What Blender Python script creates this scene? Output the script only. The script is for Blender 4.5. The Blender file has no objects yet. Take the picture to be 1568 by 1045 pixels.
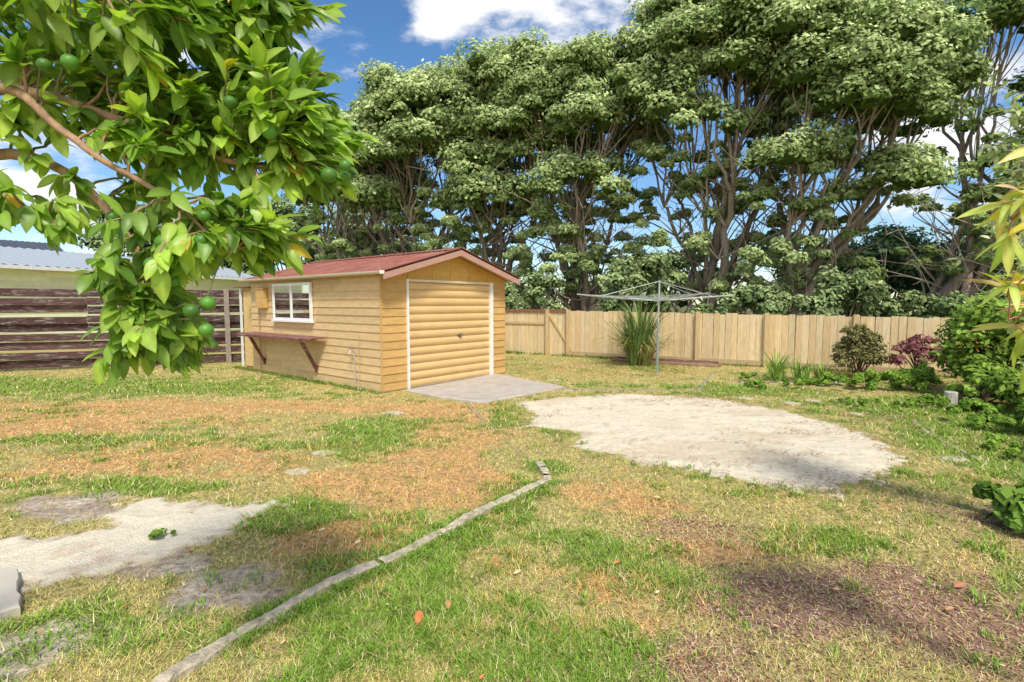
import bpy, math, numpy as np
from mathutils import Vector
R = np.random.default_rng(7)
D = bpy.data
scene = bpy.context.scene

# ------------------------------------------------------------------ helpers
def vnoise(x, y, seed=0):
    x = np.asarray(x, float); y = np.asarray(y, float)
    ix = np.floor(x).astype(np.int64); iy = np.floor(y).astype(np.int64)
    fx = x-ix; fy = y-iy
    fx = fx*fx*(3-2*fx); fy = fy*fy*(3-2*fy)
    def h(a, b):
        n = (a*374761393 + b*668265263 + seed*974634777) & 0xFFFFFFFF
        n = ((n ^ (n >> 13))*1274126177) & 0xFFFFFFFF
        n = n ^ (n >> 16)
        return (n & 0xFFFF)/65535.0
    return (h(ix,iy)*(1-fx)+h(ix+1,iy)*fx)*(1-fy)+(h(ix,iy+1)*(1-fx)+h(ix+1,iy+1)*fx)*fy
def fbm(x, y, seed=0, o=4):
    t = 0; a = .5; s = 0
    for i in range(o):
        t = t+a*vnoise(x*2**i, y*2**i, seed+i*17); s += a; a *= .5
    return t/s
def sstep(a, b, x):
    t = np.clip((x-a)/(b-a), 0, 1); return t*t*(3-2*t)
def nrm(v):
    return v/np.maximum(np.linalg.norm(v, axis=-1, keepdims=True), 1e-9)

def quick_mesh(name, V, F, mat, col=None, parent=None, smooth=False):
    V = np.asarray(V, np.float32); F = np.asarray(F, np.int32)
    me = D.meshes.new(name)
    m, k = F.shape
    me.vertices.add(len(V)); me.vertices.foreach_set("co", V.ravel())
    me.loops.add(m*k); me.loops.foreach_set("vertex_index", F.ravel())
    me.polygons.add(m); me.polygons.foreach_set("loop_start", np.arange(0, m*k, k, dtype=np.int32))
    me.polygons.foreach_set("use_smooth", np.full(m, bool(smooth)))
    me.update(calc_edges=True)
    if col is not None:
        ca = me.color_attributes.new("Col", 'FLOAT_COLOR', 'POINT')
        c = np.ones((len(V), 4), np.float32); c[:, :3] = col
        ca.data.foreach_set("color", c.ravel())
    me.materials.append(mat)
    ob = D.objects.new(name, me); scene.collection.objects.link(ob)
    if parent: ob.parent = parent
    return ob
def empty(name):
    e = D.objects.new(name, None); scene.collection.objects.link(e); e.empty_display_size = .1
    return e

class Geo:
    def __init__(s): s.V=[]; s.F=[]; s.C=[]; s.n=0
    def add(s, V, F, col=(1,1,1)):
        V = np.asarray(V, float).reshape(-1,3); F = np.asarray(F, int)
        s.V.append(V); s.F.append(F+s.n); s.n += len(V)
        c = np.asarray(col, float)
        s.C.append(np.broadcast_to(c, (len(V),3)).copy())
    def box(s, o, ax, ay, az, col=(1,1,1)):
        o, ax, ay, az = [np.asarray(q, float) for q in (o,ax,ay,az)]
        V = [o, o+ax, o+ax+ay, o+ay, o+az, o+ax+az, o+ax+ay+az, o+ay+az]
        if np.dot(np.cross(ax,ay),az) < 0: V = V[4:]+V[:4]
        s.add(V, [[0,3,2,1],[4,5,6,7],[0,1,5,4],[1,2,6,5],[2,3,7,6],[3,0,4,7]], col)
    def tube(s, P, r, sides=6, col=(1,1,1)):
        P = np.asarray(P, float); n = len(P); r = np.broadcast_to(r, (n,))
        T = nrm(np.gradient(P, axis=0))
        ref = np.where(np.abs(T[:, 2:3]) > .9, np.array([[1.,0,0]]), np.array([[0,0,1.]]))
        a = nrm(np.cross(T, ref)); 
        for i in range(1, n):
            q = a[i-1]-T[i]*np.dot(a[i-1], T[i]); a[i] = q/max(np.linalg.norm(q),1e-9)
        b = np.cross(T, a)
        th = np.arange(sides)/sides*2*np.pi
        V = P[:,None,:]+r[:,None,None]*(np.cos(th)[None,:,None]*a[:,None,:]+np.sin(th)[None,:,None]*b[:,None,:])
        i = np.arange(n-1)[:,None]*sides; j=np.arange(sides)[None,:]; k=(j+1)%sides
        F = np.stack([i+j,i+k,i+sides+k,i+sides+j],-1).reshape(-1,4)
        s.add(V.reshape(-1,3), F, col)
    def mesh(s, name, mat, parent=None, smooth=False):
        return quick_mesh(name, np.vstack(s.V), np.vstack(s.F), mat, np.vstack(s.C), parent, smooth)

# ------------------------------------------------------------------ materials
def new_mat(name):
    m = D.materials.new(name); m.use_nodes = True
    nt = m.node_tree; b = nt.nodes['Principled BSDF']
    return m, nt, b
def N(nt, t, **kw):
    n = nt.nodes.new(t)
    for k, v in kw.items(): setattr(n, k, v)
    return n
def plain_mat(name, transl=0):
    """matt coloured leaves: colour attribute -> diffuse (+ a little light through)"""
    m = D.materials.new(name); m.use_nodes=True; nt=m.node_tree; L=nt.links
    nt.nodes.remove(nt.nodes['Principled BSDF'])
    a = N(nt,'ShaderNodeVertexColor',layer_name="Col"); d=N(nt,'ShaderNodeBsdfDiffuse'); L.new(a.outputs['Color'],d.inputs['Color'])
    o = d.outputs[0]
    if transl:
        t=N(nt,'ShaderNodeBsdfTranslucent'); ms=N(nt,'ShaderNodeMixShader'); ms.inputs[0].default_value=transl
        L.new(a.outputs['Color'],t.inputs['Color']); L.new(o,ms.inputs[1]); L.new(t.outputs[0],ms.inputs[2]); o=ms.outputs[0]
    L.new(o, nt.nodes['Material Output'].inputs['Surface'])
    return m
def attr_mat(name, rough=.8, nscale=30, namt=.35, bump=.2, bscale=60, transl=0, spec=.3, stretch=None, dirt=None, metal=0):
    m, nt, b = new_mat(name); L = nt.links
    a = N(nt, 'ShaderNodeVertexColor', layer_name="Col")
    out = a.outputs['Color']
    if namt or bump or dirt:
        tc = N(nt, 'ShaderNodeTexCoord')
        mp = N(nt, 'ShaderNodeMapping'); L.new(tc.outputs['Object'], mp.inputs['Vector'])
        if stretch: mp.inputs['Scale'].default_value = stretch
    if namt:
        no = N(nt, 'ShaderNodeTexNoise'); no.inputs['Scale'].default_value = nscale; no.inputs['Detail'].default_value = 5
        L.new(mp.outputs[0], no.inputs['Vector'])
        mr = N(nt, 'ShaderNodeMapRange'); mr.inputs[1].default_value=.3; mr.inputs[2].default_value=.7
        mr.inputs[3].default_value = 1-namt; mr.inputs[4].default_value = 1+namt
        L.new(no.outputs['Fac'], mr.inputs[0])
        vm = N(nt, 'ShaderNodeVectorMath', operation='SCALE')
        L.new(out, vm.inputs[0]); L.new(mr.outputs[0], vm.inputs['Scale'])
        out = vm.outputs[0]
    if dirt:
        n2 = N(nt, 'ShaderNodeTexNoise'); n2.inputs['Scale'].default_value = dirt[1]; n2.inputs['Detail'].default_value = 8
        n2.inputs['Roughness'].default_value=.7
        L.new(mp.outputs[0], n2.inputs['Vector'])
        r2 = N(nt, 'ShaderNodeMapRange'); r2.inputs[1].default_value=dirt[2]; r2.inputs[2].default_value=dirt[2]+.12; r2.inputs[4].default_value = dirt[3]
        L.new(n2.outputs['Fac'], r2.inputs[0])
        mx = N(nt, 'ShaderNodeMix', data_type='RGBA'); L.new(r2.outputs[0], mx.inputs[0])
        L.new(out, mx.inputs[6]); mx.inputs[7].default_value = (*dirt[0],1)
        out = mx.outputs[2]
    L.new(out, b.inputs['Base Color'])
    b.inputs['Roughness'].default_value = rough
    b.inputs['Specular IOR Level'].default_value = spec
    b.inputs['Metallic'].default_value = metal
    if bump:
        n3 = N(nt, 'ShaderNodeTexNoise'); n3.inputs['Scale'].default_value = bscale; n3.inputs['Detail'].default_value = 6
        L.new(mp.outputs[0], n3.inputs['Vector'])
        bp = N(nt, 'ShaderNodeBump'); bp.inputs['Strength'].default_value = bump; bp.inputs['Distance'].default_value=.02
        L.new(n3.outputs['Fac'], bp.inputs['Height']); L.new(bp.outputs[0], b.inputs['Normal'])
    if transl:
        t = N(nt, 'ShaderNodeBsdfTranslucent'); ms = N(nt, 'ShaderNodeMixShader')
        g = N(nt, 'ShaderNodeVectorMath', operation='MULTIPLY'); g.inputs[1].default_value=(1.4,1.5,.6)
        L.new(out, g.inputs[0]); L.new(g.outputs[0], t.inputs['Color'])
        ms.inputs[0].default_value = transl
        L.new(b.outputs[0], ms.inputs[1]); L.new(t.outputs[0], ms.inputs[2])
        L.new(ms.outputs[0], nt.nodes['Material Output'].inputs['Surface'])
    return m

M_ground = attr_mat('soil_and_thatch', .95, 25, .4, .8, 90, spec=.1)
M_grass = plain_mat('grass_blades')
M_sand = attr_mat('sand', .95, 26, .10, .9, 90, spec=.1, dirt=((.54,.43,.29), 6, .62, .3))
M_conc = attr_mat('old_concrete', .95, 14, .22, .5, 60, spec=.1, dirt=((.26,.22,.15), 6, .57, .5))
M_pad = attr_mat('concrete_pad', .95, 5, .10, .08, 60, spec=.1, dirt=((.38,.32,.25), 1.6, .55, .6))
M_leaf = plain_mat('tree_leaves',.12)
M_shrub = plain_mat('shrub_leaves',.15)
M_citrus = attr_mat('citrus_leaves', .38, 25, .15, 0, 120, transl=.38, spec=.4)
M_bark = attr_mat('bark', .9, 6, .35, .6, 25, spec=.1, stretch=(3,3,.7))
M_wallp = attr_mat('painted_weatherboard', .65, 5, .10, .1, 60, spec=.2, stretch=(1,1,4), dirt=((.46,.35,.22), 3.2, .60, .5))
M_door = attr_mat('painted_steel_door', .5, 3, .06, .03, 20, spec=.3, dirt=((.42,.30,.16), 4, .60, .4))
M_roof = attr_mat('painted_roof_iron', .7, 3, .18, 0, 30, spec=.15, dirt=((.36,.20,.15), 1.6, .50, .6))
M_fence = attr_mat('pine_palings', .8, 7, .15, .2, 30, spec=.15, stretch=(6,6,.6), dirt=((.44,.33,.20), 3, .56, .4))
M_dark = attr_mat('weathered_dark_timber', .85, 10, .4, .4, 40, spec=.15, stretch=(1,1,7), dirt=((.40,.36,.34), 4, .53, .8))
M_white = attr_mat('white_paint', .5, 6, .06, .05, 40, spec=.3)
M_metal = attr_mat('galvanised_metal', .45, 20, .1, 0, metal=.5, spec=.5)
M_fruit = attr_mat('green_citrus_fruit', .4, 40, .1, .12, 260, spec=.4)
M_litter = plain_mat('fallen_leaves')

M_glass, nt, b = new_mat('window_glass')
gl = N(nt,'ShaderNodeBsdfGlossy'); gl.inputs['Roughness'].default_value=.03
tr = N(nt,'ShaderNodeBsdfTransparent'); tr.inputs['Color'].default_value=(.8,.85,.85,1)
fr = N(nt,'ShaderNodeFresnel'); fr.inputs['IOR'].default_value=1.35
mx = N(nt,'ShaderNodeMixShader'); nt.links.new(fr.outputs[0], mx.inputs[0]); nt.links.new(tr.outputs[0], mx.inputs[1]); nt.links.new(gl.outputs[0], mx.inputs[2])
nt.links.new(mx.outputs[0], nt.nodes['Material Output'].inputs['Surface'])

# ------------------------------------------------------------------ ground zones (metres)
ORANGE=[(-5.9,6.7,2.4,1.1,1.1),(-3.3,5.2,1.3,.5,1.1),(-4.0,7.9,2.6,.6,.9),(-.75,5.8,.6,1.5,1.25),(-1.0,4.3,.8,.5,1.2),(-1.3,3.4,.5,.35,1.1),(-9,7.5,3,.8,.8),(-.3,4.6,.35,.5,1.0),(-2.2,4.8,.6,.4,.6),
        (.9,4.0,.5,.3,1.0),(1.4,3.3,.6,.3,.8),(.3,2.7,.4,.3,.6),(-1.2,7.6,.7,.6,.8),(5.4,7.2,.8,.6,.5),(2.8,11.8,1.5,.4,.6),(4.2,4.2,.6,.4,.7),(1.0,4.4,.9,.2,.7),(-4.6,4.9,.9,.4,.6),(.9,13,1,.8,.5)]
GREEN=[(-1.9,6.3,.4,.9,1.4),(-3.1,4.35,.7,.18,1.4),(-1.66,3.7,.5,.3,1.0),(-.5,2.9,.25,.45,1.3),(0,4.0,.22,.4,1.1),(.2,2.2,.4,.3,.9),(-.1,7.1,.25,.8,.9),
       (.45,4.9,.25,.3,.9),(2.1,3.3,.4,.2,.9),(6.4,7.2,1.4,1.4,1.3),(4.9,5.3,.5,.9,1.2),(-9.5,10,4,1,1.0),(-6,9.3,2,.6,.7),(4.2,9.3,1.2,.7,1),(1.6,9.9,1,.4,.7),(-5.0,5.9,1.5,.2,.7),(-7,7.4,1.5,.25,.7),
       (-2.7,3.35,.4,.12,.7),(-2.3,2.4,.35,.3,.8),(-1,3.0,.2,.2,.7),(-.9,2.4,.4,.2,.9),(3.1,2.9,.4,.5,.4),(-2.7,5.6,.5,.25,.6),(.5,3.3,.4,.4,.6),(1.0,2.9,.3,.3,.5)]
BARK=[(1.35,2.65,.5,.4,1.0),(2.1,2.75,.7,.4,1.1),(.75,2.1,.4,.25,1),(2.5,2.2,.8,.4,.9),(3.5,3.7,.5,.5,.8),(5.2,7.2,.6,.7,.7),(4.9,4.2,.4,.5,.7),(1.3,3.5,.3,.2,.5)]
DIRT=[(-1.5,2.68,.45,.25,1.1),(-3.5,3.9,.6,.3,1.3),(-2.3,2.2,.45,.3,.8),(-2.4,3.05,.7,.25,1.0),(-1.1,2.2,.25,.3,.5),(-.12,3.0,.15,.1,.4),(.0,6.5,.25,.6,.5),(5.9,10.5,1.4,.5,.8)]
def blobs(x, y, lst):
    t = 0
    for (a,b_,rx,ry,w) in lst:
        t = t+w*np.exp(-((x-a)/rx)**2-((y-b_)/ry)**2)
    return t
def mixc(a, b, t): return a*(1-t[:,None])+np.asarray(b)*t[:,None]
def zones(x, y):
    wx = x+.5*(fbm(x*1.4,y*1.4,3)-.5); wy = y+.5*(fbm(x*1.4,y*1.4,9)-.5)
    n1 = fbm(x*1.1,y*1.6,21); n2 = fbm(x*4,y*5,33); n3 = fbm(x*12,y*12,41,3); n4=fbm(x*1.8,y*2.6,55)
    ob=blobs(wx,wy,ORANGE)
    o = ob+1.3*(n2-.5)+.6*(n3-.5)+1.3*(n4-.5); g = blobs(wx,wy,GREEN)+1.1*(n1-.5)+1.4*(n2-.5)+.7*(.5-n3)
    bk = blobs(wx,wy,BARK)+.9*(n2-.5)+.7*(n3-.5); dt = blobs(wx,wy,DIRT)+.9*(n2-.5)+.6*(n3-.5)
    fo = sstep(.25,.9,o); fg = sstep(.05,.6,g-.15*sstep(.5,1.2,ob)); fb = sstep(.4,.95,bk); fd = sstep(.42,.85,dt)
    return fo, fg, fb, fd, n1, n2, n3
def ground_col(x, y):
    fo,fg,fb,fd,n1,n2,n3 = zones(x,y)
    c = np.broadcast_to(np.array([.47,.385,.15]), (len(x),3)).copy()
    c = mixc(c, (.60,.36,.155), fo*.9)
    c = mixc(c, (.23,.28,.06), fg*.85)
    c = mixc(c, (.33,.19,.135), fb)
    c = mixc(c, (.42,.33,.24), fd)
    c = mixc(c, (.62,.54,.40), fd*sstep(.5,.72,n2)*.6)
    c = c*(.70+.6*n3)[:,None]
    beyond = sstep(0,1.0, (y-(16.7-.58*(x+.2)))*.86)
    c = mixc(c, (.14,.16,.06), beyond)  # shade past the fence painted into the ground colour
    return c
def ground_h(x, y):
    return .03*(fbm(x*.8,y*.8,77)-.5)+.018*(fbm(x*6,y*6,78)-.5)
def gap(a, b, n, p):
    t = np.linspace(0,1,n)**p
    return a+(b-a)*t
xs = np.concatenate([gap(-14,-450,26,3)[::-1], np.arange(-13.95,13,.05), gap(13,450,26,3)])
ys = np.concatenate([gap(1.0,-60,12,2)[::-1], np.arange(1.05,17.5,.05), gap(17.5,700,30,3)])
X, Y = np.meshgrid(xs, ys); x = X.ravel(); y = Y.ravel()
z = ground_h(x,y)*((x>-14)&(x<13)&(y<17.5))
nx, ny = len(xs), len(ys)
i = np.arange(nx-1)[None,:]+nx*np.arange(ny-1)[:,None]; i = i.ravel()
quick_mesh('lawn_ground', np.c_[x,y,z], np.c_[i,i+1,i+nx+1,i+nx], M_ground, ground_col(x,y), smooth=True)

# sand patches
SAND=np.array([(.745,8.72),(2.07,9.1),(3.5,8.54),(4.28,7.4),(4.45,6.16),(4.15,5.11),(3.57,4.53),(2.71,4.06),(2.245,4.3),(1.79,4.6),(1.1,5.05),(.68,5.5),(.66,6.1),(.11,6.5),(.2,7.1),(.1,7.72),(-.2,8.08)])
SAND2=np.array([(-3.45,2.9),(-2.81,2.78),(-2.3,3.05),(-2.0,3.55),(-1.9,3.95),(-2.55,3.95),(-3.05,4.05),(-3.05,3.7),(-2.75,3.5),(-3.05,3.35),(-3.4,3.3)])
def poly_sd(x, y, P):
    d = np.full(len(x), 1e9); inside = np.zeros(len(x), bool)
    for k in range(len(P)):
        a = P[k]; b_ = P[(k+1)%len(P)]
        e = b_-a; t = np.clip(((x-a[0])*e[0]+(y-a[1])*e[1])/(e@e),0,1)
        d = np.minimum(d, np.hypot(x-a[0]-t*e[0], y-a[1]-t*e[1]))
        c = ((a[1]>y)!=(b_[1]>y))&(x<(b_[0]-a[0])*(y-a[1])/(b_[1]-a[1]+1e-12)+a[0])
        inside ^= c
    return np.where(inside, d, -d)
def sand_mask(x, y, P, w=.25):
    return poly_sd(x,y,P)+(.05 if len(P)<14 else 0)+.30*(fbm(x*3,y*3,5)-.5)+.26*(fbm(x*14,y*14,8,3)-.5)
def make_sand(name, P, h, seed, amp):
    x0,y0 = P.min(0)-.3; x1,y1 = P.max(0)+.3
    xs = np.arange(x0,x1,.025); ys = np.arange(y0,y1,.025)
    X,Y = np.meshgrid(xs,ys); x=X.ravel(); y=Y.ravel()
    s = sand_mask(x,y,P)
    z = ground_h(x,y)-.02+h*sstep(-.15,.4 if len(P)>14 else .1,s)+amp*(fbm(x*5,y*5,seed)-.5)*sstep(0,.3,s)+.016*(fbm(x*17,y*17,seed+4,3)-.5)
    nx=len(xs); i=(np.arange(nx-1)[None,:]+nx*np.arange(len(ys)-1)[:,None]).ravel()
    F=np.c_[i,i+1,i+nx+1,i+nx]; F=F[(s[F]>-.14).all(1)]
    n=fbm(x*1.5,y*1.5,seed+9); n2=fbm(x*9,y*9,seed+11)
    c = np.broadcast_to(np.array([.82,.72,.54]),(len(x),3)).copy()
    c = mixc(c,(.74,.62,.44),sstep(.5,.75,n)); c = mixc(c,(.58,.42,.28),sstep(.62,.8,n2)*.5)
    c = mixc(c,(.50,.39,.23),1-sstep(-.05,.22 if len(P)>14 else .08,s))
    used = np.unique(F); mp=np.zeros(len(x),int); mp[used]=np.arange(len(used))
    return quick_mesh(name, np.c_[x,y,z][used], mp[F], M_sand, c[used], smooth=True)
make_sand('sand_patch', SAND, .042, 50, .025)
make_sand('sand_patch', SAND2, .036, 60, .012)

def kerb(name, P, w=.035, h=.05, seed=1, col=(.40,.36,.28)):
    P = np.array(P, float)
    seg = np.hypot(*np.diff(P,axis=0).T); L = np.r_[0,np.cumsum(seg)]
    n = max(int(L[-1]/.03),8); t = np.linspace(0,L[-1],n)
    px = np.interp(t,L,P[:,0]); py = np.interp(t,L,P[:,1])
    T = nrm(np.c_[np.gradient(px),np.gradient(py)]); Nn = np.c_[-T[:,1],T[:,0]]
    wv = w*(.7+.6*fbm(t*6,t*0,seed)); hv = h*(.35+1.0*fbm(t*2.2,t*0+3,seed+1))
    off=(fbm(t*4,t*0+7,seed+2)-.5)*.04
    px=px+Nn[:,0]*off; py=py+Nn[:,1]*off
    prof=[(-1,-.6),(-1,.75),(-.75,1),(.75,1),(1,.75),(1,-.6)]
    V=[];F=[]
    for a,b_ in prof:
        j=.009*(R.random(n)-.5)
        V.append(np.c_[px+Nn[:,0]*(wv*a+j),py+Nn[:,1]*(wv*a+j),hv*b_+ (0.010*(R.random(n)-.5))])
    V=np.stack(V,1).reshape(-1,3); k=len(prof)
    for a in range(n-1):
        if R.random()<.02 : continue
        for c in range(k-1):
            F.append([a*k+c,a*k+c+1,(a+1)*k+c+1,(a+1)*k+c])
    F.append([0,5,4,1]);F.append([1,4,3,2]); e=(n-1)*k; F.append([e,e+1,e+4,e+5]);F.append([e+1,e+2,e+3,e+4])
    return quick_mesh(name,V,F,M_conc,np.array(col)*(.75+.5*R.random((len(V),1))))
kerb('concrete_garden_edging',[(-1.52,1.85),(-1.357,2.27),(-1.036,2.735),(-.683,3.14),(-.22,3.8),(.33,4.5),(.27,4.96)],.036,.045,1,(.54,.46,.33))
kerb('concrete_garden_edging',[(.235,5.0),(-.19,6.16),(-.72,8.05)],.026,.008,5,(.40,.31,.18))
kerb('concrete_garden_edging',[(.9,9.45),(2.4,9.35),(3.4,9.2),(4.3,11.0),(4.6,11.6)],.03,.02,8,(.36,.31,.23))
kerb('concrete_garden_edging',[(4.75,5.0),(5.1,6.1),(5.5,6.9)],.03,.010,11,(.42,.34,.24))
def slab(name, P, h, col, seed=0, mat=None):
    P=np.array(P,float); n=len(P); c=P.mean(0)
    Q=[]
    for k in range(n):
        for t in np.linspace(0,1,8,endpoint=False):
            Q.append(P[k]*(1-t)+P[(k+1)%n]*t)
    Q=np.array(Q); Q+= (R.random(Q.shape)-.5)*.016; m=len(Q)
    V=[np.c_[Q,np.full(m,-.03)],np.c_[Q,np.full(m,h-.008)],np.c_[c+(Q-c)*.985,np.full(m,h)],np.c_[c+(Q-c)*.5,np.full(m,h)],np.c_[c+(Q-c)*.01,np.full(m,h)]]
    F=[]
    for r in range(4):
        for k in range(m):
            l=(k+1)%m; F.append([r*m+k,r*m+l,(r+1)*m+l,(r+1)*m+k])
    return quick_mesh(name,np.vstack(V),F,mat or M_conc,col,smooth=False)
APR=np.array([(-1.97,9.2),(-1.2,8.5),(-.46,8.05),(.25,8.75),(1.0,9.55),(.75,9.95),(-.36,11.36)])
SLB=np.array([(-3.5,2.9),(-2.88,2.86),(-2.52,2.5),(-2.62,2.38),(-3.6,2.3)])
slab('concrete_apron',APR,.03,(.50,.445,.38),mat=M_pad)
slab('concrete_slab',SLB,.06,(.60,.54,.44),mat=M_pad)
for (a,b_,r) in [(-1.75,7.35,.16),(-2.0,5.35,.13),(-2.05,4.75,.12),(3.95,8.5,.13),(4.5,8.1,.15),(4.95,8.3,.12),(1.05,9.3,.09),(4.55,5.15,.14),(.9,10.6,.14),(5.0,7.3,.1)]:
    th=np.sort(R.random(6))*.5+np.arange(6)/6*2*np.pi
    slab('paving_stone',np.c_[a+r*np.cos(th)*(.8+.4*R.random(6)),b_+r*.8*np.sin(th)],.008,(.58,.51,.36))

# ------------------------------------------------------------------ lawn blades
def exclude(x,y):
    k = (sand_mask(x,y,SAND)>.10*R.random(len(x)))|(sand_mask(x,y,SAND2)>.06*R.random(len(x)))
    k |= poly_sd(x,y,APR)>0
    k |= poly_sd(x,y,SLB)>0
    a=np.array([-2.31,8.98]); ex=np.array([-.775,.632]); ey=np.array([.632,.775])
    la=(x-a[0])*ex[0]+(y-a[1])*ex[1]; lb=(x-a[0])*ey[0]+(y-a[1])*ey[1]
    k |= (la>-.0)&(la<6.1)&(lb>-.0)&(lb<3.4)
    k |= y>17.2-.58*(x+.2)
    return k
n=580000
th=(R.random(n)-.5)*1.72; r=1.75*(17/1.75)**(R.random(n)**1.1)
x=r*np.sin(th); y=r*np.cos(th)
fo,fg,fb,fd,n1,n2,n3=zones(x,y)
dens=np.clip(.58+.5*fg-.12*fo,0,1)*(1-.72*fb)*(1-.93*fd)*(.25+.75*sstep(.28,.55,n3))
keep=(R.random(n)<dens)&~exclude(x,y)&(y>1.6)
x,y,r,fo,fg,fb,n2=x[keep],y[keep],r[keep],fo[keep],fg[keep],fb[keep],n2[keep]
n=len(x)
h=(.011+.019*R.random(n))*(1+1.2*fg*R.random(n))*(1+.10*(r>6)); w=.0014+.00046*r
az=R.random(n)*2*np.pi; lean=(.6+1.8*R.random(n))*h
hx=np.cos(az+1.57+.5*(R.random(n)-.5))*w; hy=np.sin(az+1.57)*w
z0=ground_h(x,y)-.003
c=np.broadcast_to(np.array([.61,.51,.18]),(n,3)).copy()
c=mixc(c,(.77,.44,.165),fo*(R.random(n)<.85)); 
gm=np.clip(fg*.95+.19,0,1)*(1-.45*fo); gm=(R.random(n)<gm)*1.
c=mixc(c,(.235,.385,.05),gm*.95); 
c=mixc(c,(.82,.68,.38),(R.random(n)<.12)*1.); c=c*(.55+.82*R.random(n))[:,None]
V=np.stack([np.c_[x-hx,y-hy,z0],np.c_[x+hx,y+hy,z0],np.c_[x+np.cos(az)*lean,y+np.sin(az)*lean,z0+h]],1).reshape(-1,3)
quick_mesh('lawn_grass',V,np.arange(n*3).reshape(-1,3),M_grass,np.repeat(c,3,0))

def tuft_geo(cx,cy,nb,h,spread,w,col,seedcol=.3,droop=1.0,z0=0):
    a=R.random(nb)*2*np.pi; rr=spread*np.sqrt(R.random(nb))
    bx=cx+rr*np.cos(a); by=cy+rr*np.sin(a)
    a2=a+(R.random(nb)-.5)*1.4; hh=h*(.5+.6*R.random(nb)); out=hh*(.15+.7*R.random(nb))*droop
    t=np.array([0,.35,.7,1.0]); wv=np.array([.8,1,.7,.08])
    P=np.stack([np.stack([bx+np.cos(a2)*out*tt**1.8, by+np.sin(a2)*out*tt**1.8, z0+hh*(tt-.45*droop*tt**3)],1) for tt in t],1)
    s=np.stack([-np.sin(a2),np.cos(a2),0*a2],1)[:,None,:]*(w*wv)[None,:,None]
    V=np.stack([P-s,P+s],2).reshape(-1,3)
    b0=np.arange(nb)[:,None]*8
    F=np.concatenate([b0+np.array([[0,1,3,2]]),b0+np.array([[2,3,5,4]]),b0+np.array([[4,5,7,6]])],0)
    c=np.asarray(col)[None,:]*(1-seedcol+2*seedcol*R.random((nb,1)))
    return V,F,np.repeat(c,8,0)
GG=(.20,.345,.05)
g=Geo()
cnt=0
while cnt<2100:
    th=(R.random()-.5)*1.7; r=2.0*(6.5)**R.random(); x0=r*math.sin(th); y0=r*math.cos(th)
    fo,fg,fb,fd,*_=zones(np.array([x0]),np.array([y0]))
    cnt+=1
    if exclude(np.array([x0]),np.array([y0]))[0] or R.random()>fg[0]*.9+.08: continue
    V,F,C=tuft_geo(x0,y0,int(12+14*R.random()),.04+.05*R.random(),.05+.03*r/6,.0018+.00035*r,GG,.4)
    g.add(V,F,C)
E=[(-1.357,2.27),(-1.036,2.735),(-.683,3.14),(-.22,3.8),(.33,4.5)]
for k in range(230):
    j=R.integers(0,4); t=R.random(); a=np.array(E[j]);b_=np.array(E[j+1]); sd=1 if R.random()<.65 else -1; p=a*(1-t)+b_*t+sd*np.array([.05,-.04])+R.normal(0,.025,2)
    V,F,C=tuft_geo(p[0],p[1],14,.04+.05*R.random(),.035,.0026,GG,.35); g.add(V,F,C)
for k in range(200):
    t=R.random()*6; p=np.array([-2.31,8.98])+t*np.array([-.775,.632])-np.array([.632,.775])*.08
    V,F,C=tuft_geo(p[0],p[1],12,.06+.08*R.random(),.08,.006,(.28,.36,.09),.35); g.add(V,F,C)
for k in range(160):
    t=R.random(); p=np.array([-1.0,16.9])*(1-t)+np.array([12.5,9.1])*t
    V,F,C=tuft_geo(p[0],p[1],12,.08+.12*R.random(),.15,.009,(.24,.32,.08),.35); g.add(V,F,C)
for k in range(170):
    j=R.integers(0,len(SAND)); t=R.random(); p=SAND[j]*(1-t)+SAND[(j+1)%len(SAND)]*t+R.normal(0,.09,2)
    V,F,C=tuft_geo(p[0],p[1],10,.04+.05*R.random(),.05,.004,(.27,.35,.08),.35,z0=.01); g.add(V,F,C)
g.mesh('grass_tufts',M_grass)

n=30000
x=R.normal(0,1,n);y=R.normal(0,1,n)
bi=R.integers(0,len(BARK),n); B=np.array(BARK)
x=B[bi,0]+x*B[bi,2]*.8; y=B[bi,1]+y*B[bi,3]*.8
x[:9000]=R.uniform(-3,5,9000); y[:9000]=R.uniform(1.9,9,9000)
k=(sand_mask(x,y,SAND)<.0)&(y>1.7); x=x[k];y=y[k]; n=len(x)
def leafquads(P,d,nn,L,W):
    s=nrm(np.cross(d,nn)); L=L[:,None];W=W[:,None]
    return np.stack([P,P+d*L*.5+s*W,P+d*L,P+d*L*.5-s*W],1).reshape(-1,3)
a=R.random(n)*6.28; d=nrm(np.c_[np.cos(a),np.sin(a),.15*R.normal(0,1,n)]); nn=nrm(np.c_[.3*R.normal(0,1,n),.3*R.normal(0,1,n),np.ones(n)])
straw=R.random(n)<.50
Lh=np.where(straw,.02+.06*R.random(n),.008+.022*R.random(n)); Wd=np.where(straw,.0012,.004+.003*R.random(n))
V=leafquads(np.c_[x,y,ground_h(x,y)+.004+.006*R.random(n)],d,nn,Lh,Wd)
pal=np.array([(.38,.19,.13),(.30,.14,.10),(.50,.31,.20),(.18,.09,.07),(.62,.47,.30)])
c=pal[R.integers(0,5,n)]; c[straw]=np.array((.74,.58,.36))*(.6+.5*R.random((straw.sum(),1)))
quick_mesh('bark_litter',V,np.arange(n*4).reshape(-1,4),M_litter,np.repeat(c,4,0))
n=20000
x=R.uniform(0,4.5,n);y=R.uniform(4.1,9,n)
k=(sand_mask(x,y,SAND)>.05)&(fbm(x*.9+y*.5,y*2.4,91)+.5*fbm(x*5,y*5,92)+.05*(x-2.5)>.80+.18*R.random(n)); x=x[k];y=y[k];n=len(x)
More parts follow.
